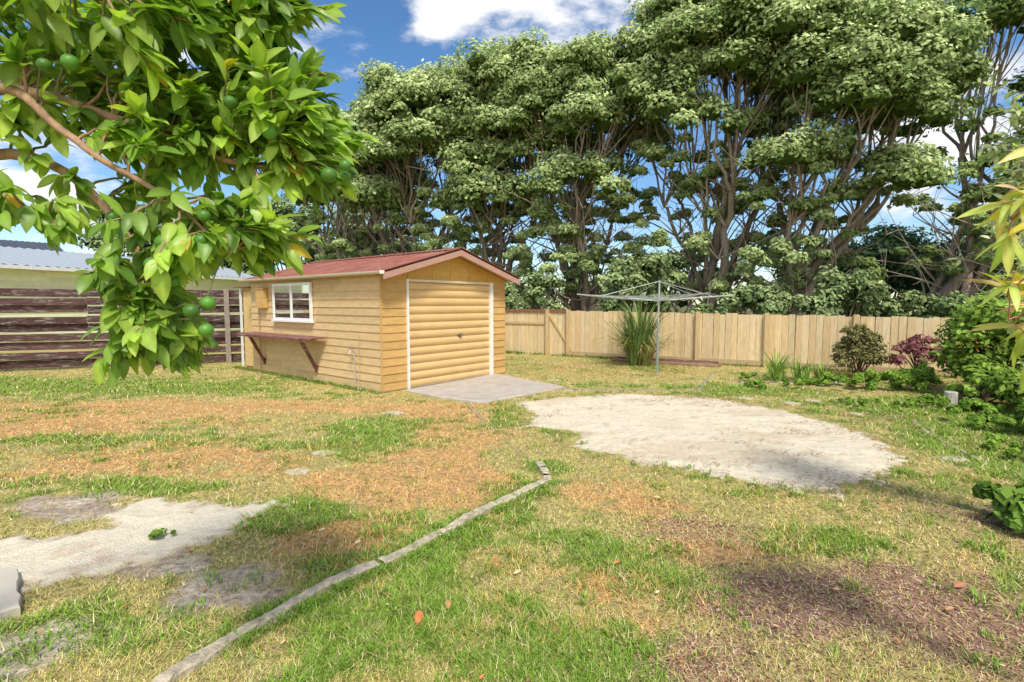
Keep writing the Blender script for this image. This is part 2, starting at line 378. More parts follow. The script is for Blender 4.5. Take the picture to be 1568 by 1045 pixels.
a=R.random(n)*6.28; d=nrm(np.c_[np.cos(a),np.sin(a),.1*R.normal(0,1,n)]); nn=np.tile([0,0,1.],(n,1))
V=leafquads(np.c_[x,y,ground_h(x,y)+.038+.005*R.random(n)],d,nn,.015+.035*R.random(n),.003+.006*R.random(n))
quick_mesh('sand_leaf_litter',V,np.arange(n*4).reshape(-1,4),M_litter,np.repeat(np.array([(.44,.25,.16),(.50,.32,.21),(.32,.19,.13)])[R.integers(0,3,n)],4,0))

def big_leaves(P,d,up,L,W,col,curl=.25,fold=.35,st=6):
    n=len(P); t=np.linspace(0,1,st); wv=np.sin(np.pi*np.clip(t,0,1)**.85)**.8; wv[0]=.06; wv[-1]=.01
    d=nrm(d); s=nrm(np.cross(d,up)); u=np.cross(s,d)
    cu=(curl*(.3+1.2*R.random(n)))[:,None]; fo_=(fold*(.3+1.1*R.random(n)))[:,None]
    rows=[]
    for k in range(st):
        mid=P+d*(L*t[k])[:,None]-u*(L[:,None]*cu*t[k]**2*.8)
        o=s*(W*.5*wv[k])[:,None]; uu=u*(W[:,None]*.5*wv[k]*fo_)
        rows+= [mid-o+uu, mid, mid+o+uu]
    V=np.stack(rows,1).reshape(-1,3)
    F=[]
    for k in range(st-1):
        for q in (0,1): F.append([k*3+q,k*3+q+1,(k+1)*3+q+1,(k+1)*3+q])
    F=(np.arange(n)[:,None,None]*(st*3)+np.array(F)[None]).reshape(-1,4)
    cc=np.repeat(col[:,None,:],st*3,1); cc[:,1::3]*=1.3
    return V,F,cc.reshape(-1,3)
n=190
x=R.uniform(-2.5,4.2,n);y=2+4.5*R.random(n)**1.3
sp=[(-.47,2.5,.10),(-.34,2.6,.08),(2.55,2.75,.08),(2.45,2.8,.07),(1.2,4.0,.07),(.05,2.9,.05)]
x[:6]=[q[0] for q in sp];y[:6]=[q[1] for q in sp]
a=R.random(n)*6.28; Ls=.02+.03*R.random(n)**2; Ls[:6]=[q[2] for q in sp]
pal2=np.array([(.60,.42,.22),(.5,.27,.12),(.65,.52,.33),(.40,.18,.11),(.6,.2,.08)])
V,F,C=big_leaves(np.c_[x,y,ground_h(x,y)+.03],np.c_[np.cos(a),np.sin(a),.1*R.normal(0,1,n)],nrm(np.c_[.3*R.normal(0,1,n),.3*R.normal(0,1,n),np.ones(n)]),Ls,Ls*.45,pal2[R.integers(0,5,n)],.2,.3)
quick_mesh('fallen_leaves',V,F,M_litter,C)

# ------------------------------------------------------------------ shed
shed=empty('weatherboard_shed_garage')
A=np.array([-2.31,8.98,0]); EX=np.array([-.775,.632,0]); EY=np.array([.632,.775,0]); EZ=np.array([0,0,1.])
LEN,WID,EAVE,RIDGE=5.0,3.39,2.12,2.60
S=lambda a,b_,z: A+EX*a+EY*b_+EZ*z
def boards(g,o,along,nout,L,z0,z1,pitch,col,topfn=None,lap=.02):
    z=z0
    while z<z1-.01:
        zt=min(z+pitch,z1); t=0
        while t<L-.001:
            seg=min(L-t, 1.2+2.5*R.random()) ; seg = L-t if L-t-seg<.4 else seg
            c=np.array(col)*(.91+.17*R.random())
            P0=o+nout*lap+EZ*z; P1=o+nout*.004+EZ*zt; B0=o-nout*.02+EZ*z; B1=o-nout*.02+EZ*zt
            V=[q+along*t for q in (B0,P0,P1,B1)]; V=V+[v+along*(seg-(.002 if t+seg<L-.001 else 0)) for v in V]
            g.add(V,[[0,1,2,3],[7,6,5,4],[0,4,5,1],[1,5,6,2],[2,6,7,3],[3,7,4,0]],c); t+=seg
        z=zt
WALL=(.66,.475,.25); FRONT=(.62,.385,.14); DOORC=(.70,.475,.215)
g=Geo()
boards(g,S(0,0,0),EX,-EY,LEN,.04,EAVE,.149,WALL)
boards(g,S(0,0,0),EY,-EX,.58,.03,EAVE,.149,FRONT)
boards(g,S(0,2.88,0),EY,-EX,WID-2.88,.03,EAVE,.149,FRONT)
boards(g,S(0,WID,0),EX,EY,LEN,.04,EAVE,.149,WALL)
boards(g,S(LEN,0,0),EY,EX,WID,.04,EAVE,.149,WALL)
g.box(S(-.028,-.028,0),EX*.02,EY*.028,EZ*EAVE,np.array(FRONT)*.95)
g.mesh('weatherboards',M_wallp,shed)
g=Geo(); g.box(S(-.005,-.005,-.05),EX*(LEN+.01),EY*(WID+.01),EZ*.085,(.46,.40,.32)); g.mesh('footing',M_conc,shed)
g=Geo()
def prism(g,pts,thick,col):
    V=list(pts)+[p+thick for p in pts]
    g.add(V,[[0,1,2,3],[7,6,5,4],[0,4,5,1],[1,5,6,2],[2,6,7,3],[3,7,4,0]],col)
mid=WID/2
zr=lambda b_: RIDGE-(RIDGE-EAVE)*abs(b_-mid)/mid
for i0,i1 in [(0.0,.6),(.6,1.2),(1.2,mid),(mid,2.2),(2.2,2.8),(2.8,WID)]:
    prism(g,[S(-.012,i0+.004,EAVE-.07),S(-.012,i1-.004,EAVE-.07),S(-.012,i1-.004,zr(i1)),S(-.012,i0+.004,zr(i0))],EX*.02,np.array((.66,.39,.10))*(.9+.15*R.random()))
prism(g,[S(LEN-.01,0,EAVE-.05),S(LEN-.01,mid,EAVE-.05),S(LEN-.01,mid,RIDGE),S(LEN-.01,0,EAVE)],EX*.02,WALL)
g.mesh('gable_ply',M_wallp,shed)
g=Geo()
b0,b1=.60,2.86; nz=300; zz=np.linspace(.02,2.02,nz)
prof=np.abs(np.sin(np.pi*zz/.155))**.5*.05
P0=np.array([S(.045-p,b0,z) for p,z in zip(prof,zz)]); P1=np.array([S(.045-p,b1,z) for p,z in zip(prof,zz)])
V=np.vstack([P0,P1]); F=[[k,k+nz,k+nz+1,k+1] for k in range(nz-1)]
g.add(V,F,DOORC)
g.mesh('roller_door',M_door,shed,smooth=True)
g=Geo(); g.box(S(.06,.5,0),EX*.02,EY*2.4,EZ*2.1,(.1,.08,.06)); 
g.box(S(-.02,.6,0),EX*.03,EY*2.26,EZ*.022,(.25,.2,.15)); 
g.box(S(-.015,1.9,.93),EX*.02,EY*.12,EZ*.03,(.15,.13,.12)); g.box(S(-.03,1.94,.9),EX*.02,EY*.03,EZ*.09,(.3,.3,.3))
g.mesh('door_fittings',M_metal,shed)
g=Geo()
g.box(S(-.045,.555,0.0),EX*.06,EY*.045,EZ*2.05,(.82,.80,.74)); g.box(S(-.045,2.86,0.0),EX*.06,EY*.09,EZ*2.05,(.82,.80,.74))
g.box(S(-.04,.60,2.005),EX*.05,EY*2.26,EZ*.045,(.76,.62,.40))
wz0,wz1,wa0,wa1=1.24,2.03,2.22,3.83
fw=.055
W=(.84,.84,.82)
g.box(S(wa0,-.075,wz0),EX*(wa1-wa0),EY*.05,EZ*fw,W); g.box(S(wa0,-.075,wz1-fw),EX*(wa1-wa0),EY*.05,EZ*fw,W)
for a0 in (wa0,wa0+.78,wa1-fw): g.box(S(a0,-.073,wz0+fw),EX*fw,EY*.048,EZ*(wz1-wz0-2*fw),W)
g.box(S(wa0-.03,-.10,wz0-.035),EX*(wa1-wa0+.06),EY*.09,EZ*.034,W)
g.mesh('white_frames',M_white,shed)
g=Geo(); g.box(S(wa0+.02,-.034,wz0+.02),EX*(wa1-wa0-.04),EY*.006,EZ*(wz1-wz0-.04),(.10,.105,.11)); g.mesh('window_dark_interior',M_white,shed)
g=Geo()
for (c0,c1) in ((wa0+.06,wa0+.42),(wa0+.95,wa1-.06)):
    n=60;t=np.linspace(c0,c1,n); off=-.044+.005*np.sin(t*75)
    P0=np.array([S(a,o,wz0+.05) for a,o in zip(t,off)]);P1=np.array([S(a,o,wz1-.05) for a,o in zip(t,off)])
    g.add(np.vstack([P0,P1]),[[k,k+1,k+1+n,k+n] for k in range(n-1)],(.66,.66,.67))
g.mesh('curtains',M_white,shed,smooth=True)
g=Geo(); g.add([S(wa0,-.058,wz0),S(wa1,-.058,wz0),S(wa1,-.058,wz1),S(wa0,-.058,wz1)],[[0,1,2,3]]); g.mesh('window_glass',M_glass,shed)
g=Geo()
fa,ba,so=-.32,LEN+.15,.16
na=int((ba-fa)/.0127); aa=np.linspace(fa,ba,na); wav=.024*np.sin(2*np.pi*aa/.16)
slope=(RIDGE-EAVE)/mid
RC=np.array((.29,.11,.08))
for side in (0,1):
    bb=np.array([-so,mid*.5,mid]) if side==0 else np.array([WID+so,mid*1.5,mid])
    zz=RIDGE+.06-slope*np.abs(bb-mid)
    V=np.array([[S(a,b_,z+w) for b_,z in zip(bb,zz)] for a,w in zip(aa,wav)]).reshape(-1,3)
    F=[]
    for k in range(na-1):
        for q in range(2): F.append([k*3+q,(k+1)*3+q,(k+1)*3+q+1,k*3+q+1])
    g.add(V,F,RC)
for sgn in (-1,1):
    prism(g,[S(fa-.01,mid,RIDGE+.092),S(fa-.01,mid+sgn*.16,RIDGE+.092-slope*.16),S(ba,mid+sgn*.16,RIDGE+.092-slope*.16),S(ba,mid,RIDGE+.092)],EZ*.008,RC*1.05)
    L=mid+so
    prism(g,[S(fa-.02,mid,RIDGE+.085),S(fa-.02,mid+sgn*L,RIDGE+.085-slope*L),S(fa+.10,mid+sgn*L,RIDGE+.085-slope*L),S(fa+.10,mid,RIDGE+.085)],EZ*.007,RC*1.1)
g.mesh('corrugated_roof',M_roof,shed,smooth=False)
g=Geo()
L=mid+so
for sgn in (-1,1):
    prism(g,[S(fa,mid,RIDGE-.065),S(fa,mid+sgn*L,RIDGE-.065-slope*L),S(fa,mid+sgn*L,RIDGE+.045-slope*L),S(fa,mid,RIDGE+.045)],EX*.022,(.50,.29,.22))
    prism(g,[S(fa+.02,mid,RIDGE+.01),S(fa+.02,mid+sgn*L,RIDGE+.01-slope*L),S(-.02,mid+sgn*L,RIDGE+.01-slope*L),S(-.02,mid,RIDGE+.01)],EZ*.01,(.50,.32,.16))
g.box(S(fa+.03,-so+.02,EAVE-.03),EX*(ba-fa-.05),EY*.02,EZ*.075,(.60,.43,.24))
g.mesh('barge_and_fascia',M_wallp,shed)
g=Geo()
ang=np.linspace(math.pi,2*math.pi,9)
V=[]
for a in (fa+.02,ba):
    for t in ang: V.append(S(a,-so-.035+.04*math.cos(t),EAVE+.03+.045*math.sin(t)))
g.add(V,[[k,k+1,k+10,k+9] for k in range(8)],(.70,.64,.55))
g.box(S(fa+.0,-so-.08,EAVE-.02),EX*.012,EY*.10,EZ*.06,(.82,.80,.75))
g.mesh('gutter',M_white,shed)
g=Geo()
RED=(.20,.075,.055)
for k in range(4):
    g.box(S(1.72+.03*R.random(),-.04-.09*(k+1),.90),EX*(3.15+.06*R.random()),EY*.083,EZ*.028,np.array((.26,.12,.10))*(.8+.5*R.random()))
g.box(S(1.75,-.41,.855),EX*3.15,EY*.022,EZ*.04,RED)
for a in (2.1,4.35):
    g.box(S(a,-.40,.862),EX*.07,EY*.37,EZ*.034,RED)
    prism(g,[S(a,-.38,.86),S(a,-.31,.86),S(a,-.026,.30),S(a,-.026,.20)],EX*.06,RED)
    g.box(S(a,-.055,.20),EX*.06,EY*.03,EZ*.14,RED)
g.mesh('timber_shelf',M_dark,shed)
g=Geo()
g.box(S(LEN+.02,.25,0),EX*1.05,EY*2.4,EZ*1.98,(.66,.44,.19)); 
g.box(S(LEN+.06,.20,.03),EX*.86,EY*.045,EZ*1.85,(.74,.52,.24))
g.box(S(4.15,-.13,1.50),EX*.36,EY*.105,EZ*.42,(.62,.40,.15)); g.box(S(4.13,-.145,1.92),EX*.40,EY*.12,EZ*.03,(.5,.33,.12))
g.mesh('annex_and_meter_box',M_wallp,shed)
g=Geo(); g.box(S(LEN+1.0,.17,0),EX*.08,EY*.03,EZ*1.98,W)
g.box(S(LEN+.0,.17,0),EX*.05,EY*.03,EZ*1.98,W); g.mesh('annex_trim',M_white,shed)
g=Geo(); g.box(S(LEN-.1,.1,2.0),EX*1.35,EY*2.7,EZ*.035,(.30,.13,.10)); g.mesh('annex_roof',M_roof,shed)
g=Geo()
G=(.55,.53,.50)
g.tube([S(.75,-.05,0),S(.75,-.05,.45),S(.78,-.05,.72)],.014,8,G); g.tube([S(.78,-.04,.72),S(.78,-.13,.72),S(.78,-.15,.66)],.013,8,G)
g.tube([S(.72,-.1,.76),S(.84,-.1,.76)],.01,6,(.3,.3,.3)); g.tube([S(.62,-.045,0),S(.62,-.045,1.02)],.008,6,(.65,.5,.3))
g.tube([S(4.55,-.05,0),S(4.55,-.05,1.5)],.012,6,(.6,.42,.2))
for a in (.5,.57): g.box(S(a,-.11,.0),EX*.03,EY*.03,EZ*.05,G)
g.mesh('tap_and_pipes',M_metal,shed,smooth=True)

# ------------------------------------------------------------------ paling fence (back)
f0=np.array([-1.2,17.2,0]); f1=np.array([13.4,8.75,0]); fd_=nrm(f1-f0); fn=np.array([-fd_[1],fd_[0],0]); fn = fn if fn[1]<0 else -fn
FL=np.linalg.norm(f1-f0)
fence=empty('paling_fence')
topz=lambda t: 1.43-.17*t/FL
g=Geo(); t=0
while t<FL:
    w=.145; c=np.array([(.76,.58,.33),(.70,.52,.29),(.78,.62,.38),(.72,.56,.34)][R.integers(0,4)])*(.86+.2*R.random())
    o=f0+fd_*t+fn*(.006*R.random())+EZ*(-.02); tp=topz(t)+.010*R.normal()
    g.box(o,fd_*(w-.004-.006*R.random()),fn*.018,EZ*tp+fd_*.005*R.normal(),c); t+=w
g.mesh('palings',M_fence,fence)
g=Geo()
posts=[2.65,3.35,5.2,7.1,8.75,10.6,12.5,14.4]
for t in [0.8]+posts:
    g.box(f0+fd_*t+fn*.028-EZ*.05,fd_*.10,fn*.09,EZ*(topz(t)+.07),(.62,.46,.25))
g.box(f0-fn*.07+EZ*.25,fd_*FL,fn*.06,EZ*.09,(.5,.36,.18))
g.box(f0-fn*.07+EZ*1.05,fd_*FL,fn*.06,EZ*.09,(.5,.36,.18))
g.box(f0+fn*.027+EZ*1.33,fd_*3.3,fn*.035,EZ*.09,(.27,.12,.09))
g.box(f0+fn*.027+EZ*.95,fd_*2.6,fn*.03,EZ*.07,(.60,.44,.24))
P0=f0+fd_*2.75+fn*.03+EZ*1.2;P1=f0+fd_*3.5+fn*.03+EZ*.15
prism(g,[P0,P0+EZ*.12,P1+EZ*.12,P1],fn*.03,(.66,.50,.27))
g.box(f0+fd_*3.4+EZ*.03+fn*.026,fd_*(FL-3.4),fn*.025,EZ*.12,(.50,.38,.22))
g.mesh('posts_and_rails',M_fence,fence)
f2=np.array([13.4,8.75,0]); f3=np.array([9.3,1.5,0]); d2=nrm(f3-f2); n2_=np.array([d2[1],-d2[0],0])
g=Geo(); t=0
while t<8.3:
    g.box(f2+d2*t,d2*.137,n2_*.018,EZ*(1.27+.01*R.normal()),np.array((.6,.45,.25))*(.8+.3*R.random())); t+=.145
g.mesh('paling_fence',M_fence)
g=Geo()
for k in range(5):
    o=f0+fd_*(4.9+.3*R.random())+fn*(.25+.12*(k%3))+EZ*(.01+.05*(k//3))
    g.box(o,nrm(fd_+fn*.03*R.normal())*(2.3+.6*R.random()),fn*.1,EZ*.045,np.array((.32,.19,.14))*(.7+.6*R.random()))
g.mesh('timber_stack',M_dark)

# ------------------------------------------------------------------ dark rail fence (left)
g=Geo(); lf=empty('dark_timber_fence')
l0=np.array([-17,9.6,0]); l1=np.array([-5.9,14.5,0]); ld=nrm(l1-l0); ln=np.array([ld[1],-ld[0],0]); LL=np.linalg.norm(l1-l0)
z=.06
for k in range(9):
    hgt=.17 if k%2 else .19
    t=0
    while t<LL:
        seg=min(2.4,LL-t); off=.025 if k%2 else -.05
        g.box(l0+ld*t+ln*off+EZ*(z+.012*R.normal()),ld*(seg-.01)+EZ*.015*R.normal(),ln*.025,EZ*hgt,np.array((.095,.052,.048))*(.7+.7*R.random())); t+=seg
    z+=.214
g.mesh('rails',M_dark,lf)
g=Geo()
for t in np.arange(.55,LL,2.4): g.box(l0+ld*t+ln*.052,ld*.12,ln*.08,EZ*1.98,np.array((.32,.26,.22)))
g.mesh('posts',M_dark,lf)
g=Geo(); o=l0+ld*8.35+ln*.2+EZ*.80
g.box(o,ld*.95,ln*.22,EZ*.05,(.08,.38,.42)); g.box(o+ld*.1-EZ*.8,ld*.06,ln*.2,EZ*.8,(.12,.1,.09)); g.box(o+ld*.8-EZ*.8,ld*.06,ln*.2,EZ*.8,(.12,.1,.09))
g.mesh('blue_garden_bench',M_white)

# ------------------------------------------------------------------ neighbour house
def house(name,o,du,length,depth,eave,ridge,wallc,roofc):
    h_=empty(name); du=nrm(np.array(du,float)); dn=np.array([-du[1],du[0],0]); o=np.array(o,float)
    g=Geo(); boards(g,o,du,-dn,length,.3,eave,.16,wallc,lap=.02)
    g.box(o+dn*.03,du*length,dn*(depth-.03),EZ*eave,wallc); g.mesh('walls',M_white,h_)
    g=Geo(); n=int(length/.06); aa=np.linspace(-.4,length+.4,n); w=.02*np.sin(aa*2*np.pi/.3)
    for s0,s1 in ((-.45,depth/2),(depth+.45,depth/2)):
        V=[]
        for a,ww in zip(aa,w): V+= [o+du*a+dn*s0+EZ*(eave+.03+ww),o+du*a+dn*s1+EZ*(ridge+ww)]
        g.add(V,[[2*k,2*k+1,2*k+3,2*k+2] for k in range(n-1)],roofc)
    g.mesh('roof',M_metal,h_)
    g=Geo(); g.box(o-du*.4-dn*.50+EZ*(eave-.10),du*(length+.8),dn*.05,EZ*.12,(.8,.8,.78)); g.box(o-du*.4-dn*.44+EZ*(eave-.06),du*(length+.8),dn*.44,EZ*.03,(.8,.8,.72))
    for a in (-.42,length+.4):
        g.add([o+du*a-dn*.0+EZ*eave,o+du*a+dn*depth+EZ*eave,o+du*a+dn*depth/2+EZ*ridge,o+du*a+dn*depth/2+EZ*(ridge-.01)],[[0,1,2,3]],(.7,.72,.55))
    g.mesh('fascia',M_white,h_)
house('neighbour_house',(-18.4,13.2,0),(.35,.94,0),14,6.0,2.85,3.75,(.80,.82,.56),(.62,.66,.66))
house('grey_roof_house',(-36,28,0),(.6,.8,0),9,8,4.4,6.0,(.5,.5,.5),(.14,.15,.16))

# ------------------------------------------------------------------ rotary clothesline
cl=empty('rotary_clothesline'); g=Geo()
cx,cy=3.33,11.6; GM=(.62,.63,.62)
g.tube([(cx,cy,0),(cx,cy,1.15)],.028,10,(.36,.44,.40)); g.tube([(cx,cy,1.1),(cx+.01,cy,2.12)],.02,10,GM)
g.tube([(cx,cy,1.62),(cx,cy,1.74)],.045,10,(.4,.4,.4)); g.tube([(cx-.03,cy-.03,.95),(cx-.03,cy-.16,.95),(cx-.03,cy-.16,.85)],.012,6,(.4,.4,.4))
tips=[]
for k in range(4):
    a=math.radians(12+90*k); Rr=1.95
    tip=np.array([cx+Rr*math.cos(a),cy+Rr*math.sin(a),1.80]); tips.append(tip)
    g.tube([(cx,cy,1.66),tuple(tip)],.014,6,GM)
    g.tube([(cx,cy,2.10),tuple(np.array([cx,cy,1.70])*.3+.7*tip)],.007,5,GM)
for q in (.4,.55,.7,.85,1.0):
    for k in range(4):
        c0=np.array([cx,cy,1.66]); p=c0+(tips[k]-c0)*q; p2=c0+(tips[(k+1)%4]-c0)*q
        pts=[p*(1-t)+p2*t-EZ*.05*math.sin(math.pi*t) for t in np.linspace(0,1,8)]
        g.tube(pts,.004,4,(.65,.70,.67))
g.mesh('pole_arms_and_lines',M_metal,cl,smooth=True)

# ------------------------------------------------------------------ trees
def bez(p0,p1,p2,n): 
    t=np.linspace(0,1,n)[:,None]; return (1-t)**2*p0+2*t*(1-t)*p1+t*t*p2
def clump_leaves(Cn,rad,m,L,dark,light,shell=.6,updir=.35,flat=.8,core=0,face=False,wr=.30,tipbias=.34):
    """leaf-sized faces through the outer part of each clump; optional dark opaque blob added inside to block light through the clump"""
    nC=len(Cn); tot=nC*m
    d=nrm(R.normal(0,1,(tot,3))); low=d[:,2]<-.3; d[low,2]*=-1
    if face: b_=d[:,1]>.45; d[b_,1]*=-1
    rr=(shell+(1-shell)*R.random(tot)**.5)*np.repeat(rad,m)
    bumps=.72+.56*vnoise(d[:,0]*2.6+np.repeat(np.arange(nC)*7.3,m),d[:,1]*2.6+d[:,2]*3.3,3)
    rr=rr*bumps*(.90+.22*R.random(tot))
    P=np.repeat(Cn,m,0)+d*rr[:,None]*np.array([1,1,flat])
    nn=nrm(d+.45*R.normal(0,1,(tot,3))+np.array([0,-.2,updir]))
    dr=nrm(np.cross(nn,R.normal(0,1,(tot,3))))
    s=L*(.6+.8*R.random(tot))
    V=leafquads(P-dr*s[:,None]*.5,dr,nn,s,s*wr)
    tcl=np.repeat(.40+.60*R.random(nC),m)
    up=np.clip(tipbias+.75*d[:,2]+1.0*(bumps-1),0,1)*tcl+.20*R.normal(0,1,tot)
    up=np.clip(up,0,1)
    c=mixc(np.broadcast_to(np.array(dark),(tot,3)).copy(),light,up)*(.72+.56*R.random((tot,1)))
    C=np.repeat(c,4,0); F=np.arange(len(V)).reshape(-1,4)
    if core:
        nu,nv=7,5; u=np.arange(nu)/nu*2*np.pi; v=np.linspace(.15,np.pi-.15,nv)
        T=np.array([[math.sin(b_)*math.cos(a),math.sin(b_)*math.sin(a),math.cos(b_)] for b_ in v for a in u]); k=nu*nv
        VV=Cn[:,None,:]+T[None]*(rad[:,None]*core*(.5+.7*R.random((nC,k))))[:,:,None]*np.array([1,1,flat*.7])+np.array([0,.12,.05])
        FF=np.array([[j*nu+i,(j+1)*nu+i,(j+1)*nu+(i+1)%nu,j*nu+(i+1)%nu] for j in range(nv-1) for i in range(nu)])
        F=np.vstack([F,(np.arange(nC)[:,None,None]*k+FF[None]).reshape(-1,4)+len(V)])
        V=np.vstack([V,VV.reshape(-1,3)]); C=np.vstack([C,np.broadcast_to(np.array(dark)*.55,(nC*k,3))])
    return V,F,C
PDARK=(.15,.235,.065); PLIGHT=(.62,.72,.34)
def tree(name,base,crown,rad,nl=16,clr=1.5,stems=6,m=250,cl=.78,nclump=13,dark=PDARK,light=PLIGHT,zlow=-.35,L=.15,bark=(.36,.29,.235),extra=(),r0=.2):
    t_=empty(name); base=np.array(base,float); crown=np.array(crown,float); rad=np.array(rad,float)
    lob=[]; tries=0
    while len(lob)<nl and tries<9000:
        tries+=1
        d=nrm(R.normal(0,1,3)); 
        if d[2]<zlow or d[1]>.35: continue
        p=crown+d*rad*(.80+.20*R.random())
        if R.random()<.15: p=crown+d*rad*.55
        if all(np.linalg.norm(p-q)>clr*.72 for q in lob): lob.append(p)
    lob=lob+[np.array(e,float) for e in extra]; lob=np.array(lob)
    g=Geo()
    ang=np.arctan2(lob[:,1]-crown[1],lob[:,0]-crown[0]); order=np.argsort(ang); groups=np.array_split(order,stems)
    bc=np.array(bark)
    CC=[];RR=[]
    for gi in groups:
        if len(gi)==0: continue
        mean=lob[gi].mean(0); b0=base+np.array([*R.normal(0,.5,2),-.2])
        hub=base+(mean-base)*np.array([.6,.6,.52])+R.normal(0,.4,3)
        ctl=base+(hub-base)*np.array([.25,.25,.55])+R.normal(0,.35,3)
        P=bez(b0,ctl,hub,10)+R.normal(0,.06,(10,3)); rr=np.linspace(r0,r0*.5,10)*(.5+.6*R.random())
        cc=bc*(.7+.6*R.random()); g.tube(P,rr,7,cc)
        for li in gi:
            c=lob[li]; ctl=hub*.5+c*.5+np.array([*R.normal(0,.5,2),-.4-.5*R.random()])
            P=bez(hub,ctl,c,9)+R.normal(0,.07,(9,3)); P[0]=hub
            g.tube(P,np.linspace(rr[-1]*.7,.03,9),6,cc*(.9+.2*R.random()))
            ls=.75+.5*R.random()
            k=int((nclump+R.integers(-2,4))*ls)
            dd=nrm(R.normal(0,1,(k,3))); dd[dd[:,2]<-.25]*=-1; dd[dd[:,1]>.5,1]*=-1
            pc=c+dd*clr*ls*np.array([1,1,.75])*(.5+.5*R.random((k,1)))
            CC.append(pc); RR.append(cl*(.4+.85*R.random(k)))
            for q in range(0,k,3):
                s=P[4+R.integers(0,5)]; g.tube(bez(s,(s+pc[q])/2+R.normal(0,.2,3),pc[q],5),np.linspace(.035,.012,5),4,cc)
        for q in range(12):
            s=bez(b0,b0*.5+hub*.5,hub,6)[R.integers(1,6)]; e=s+R.normal(0,1,3)*np.array([1.4,1.0,.7])+EZ*1.6
            g.tube(bez(s,(s+e)/2+R.normal(0,.3,3),e,6),np.linspace(.04,.010,6),4,cc*1.1)
            for w_ in range(2):
                e2=e+R.normal(0,.6,3)+EZ*.5; g.tube(bez(e,(e+e2)/2+R.normal(0,.1,3),e2,4),np.linspace(.015,.006,4),4,cc*1.1)
            if R.random()<.45: CC.append((e+R.normal(0,.35,(3,3)))); RR.append(np.array([.4,.55,.35])*cl)
    g.mesh('trunk_and_limbs',M_bark,t_,smooth=True)
    CC=np.vstack(CC);RR=np.concatenate(RR)
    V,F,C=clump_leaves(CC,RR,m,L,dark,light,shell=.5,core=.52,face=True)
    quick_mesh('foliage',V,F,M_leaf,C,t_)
    return t_
tree('pohutukawa_tree',(-5.0,26,0),(-4.4,26,8.7),(3.6,3.3,3.0),nl=28,stems=7,extra=[(-2.2,24.5,6.0),(-6.5,24.5,6.2)],L=.17)
tree('pohutukawa_tree',(-8.6,28,0),(-8.0,28,7.2),(2.6,2.8,2.7),nl=19,stems=6,L=.17)
tree('pohutukawa_tree',(-.5,24.5,0),(.0,24,9.2),(2.6,2.9,2.7),nl=22,stems=6,extra=[(-1.6,22.5,7.2),(-.9,22.3,6.0)],L=.16)
tree('pohutukawa_tree',(2.9,22.5,0),(3.1,22.5,8.7),(2.7,3.0,2.7),nl=23,stems=8,extra=[(2.6,20.5,6.0)])
tree('pohutukawa_tree',(7.8,20.5,0),(7.9,20.5,9.8),(3.2,3.3,2.9),nl=27,stems=8,zlow=-.3,r0=.22,extra=[(6.2,18.8,7.8)])
tree('pohutukawa_tree',(10.6,19.8,0),(11.5,18.8,8.7),(2.7,2.8,2.4),nl=24,clr=1.35,stems=7,zlow=-.5,extra=[(9.4,17.8,6.2),(12.6,17.6,5.6)],r0=.22)
tree('pohutukawa_tree',(16.4,19.5,0),(19.6,20.5,12.2),(3.4,3.3,3.2),nl=22,stems=6,extra=[(18.6,18.8,6.2)],r0=.26,light=(.44,.56,.21),zlow=-.6)
tree('pohutukawa_tree',(18.2,18.6,0),(21.2,18.6,7.0),(2.5,2.6,2.6),nl=12,clr=1.4,stems=5,r0=.26,light=(.42,.54,.21),zlow=-.6)

def bush(name,items,L=.12,m=320,dark=(.07,.12,.035),light=(.24,.32,.10),mat=None,stem=True,core=0,wr=.3):
    t_=empty(name); CC=[];RR=[]; g=Geo()
    for (bx,by,bz,rx,ry,rz,k) in items:
        d=nrm(R.normal(0,1,(k,3))); d[:,2]=np.where(d[:,2]<-.5,-d[:,2],d[:,2])
        c=np.array([bx,by,bz]); pc=c+d*np.array([rx,ry,rz])*(.45+.55*R.random((k,1)))
        pc[:,2]=np.maximum(pc[:,2],.05)
        CC.append(pc);RR.append(min(rx,ry,rz)*(.25+.3*R.random(k)))
        for q in range(min(k,12)):
            b0=np.array([bx+.1*rx*R.normal(),by+.1*ry*R.normal(),-.05]); g.tube(bez(b0,np.array([*(b0[:2]*.6+pc[q][:2]*.4),pc[q][2]*.6]),pc[q],6),np.linspace(.03*rx+.004,.006,6),4,(.16,.12,.08))
    if stem: g.mesh('stems',M_bark,t_)
    CC=np.vstack(CC);RR=np.concatenate(RR)
    V,F,C=clump_leaves(CC,RR,m,L,dark,light,shell=.3 if not core else .6,flat=1,core=core,wr=wr)
    quick_mesh('leaves',V,F,mat or M_shrub,C,t_)
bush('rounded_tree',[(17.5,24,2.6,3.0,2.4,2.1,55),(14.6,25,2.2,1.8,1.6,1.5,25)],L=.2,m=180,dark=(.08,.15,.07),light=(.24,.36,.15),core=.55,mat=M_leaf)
bush('understorey_shrubs',[(-1.2,22,1.5,1.8,1.2,1.4,22),(1.2,20.5,1.3,1.3,1.0,1.2,16),(4.6,18.6,1.8,1.6,1,1.7,24),(3.9,17.8,1.4,.9,.8,1.2,14),(8,17.5,1.2,2,.9,1.0,20),(11,16.8,1.3,1.6,1,1.1,20),(6.2,21,2,1.6,1.2,1.8,18),(-5,23,1.8,2.2,1.2,1.7,24),(13.5,16.5,1.0,1.4,.9,.9,14),(16,16,1.0,1.6,1,.9,16)],L=.15,m=170,dark=(.10,.155,.055),light=(.38,.48,.21),core=.55,mat=M_leaf)
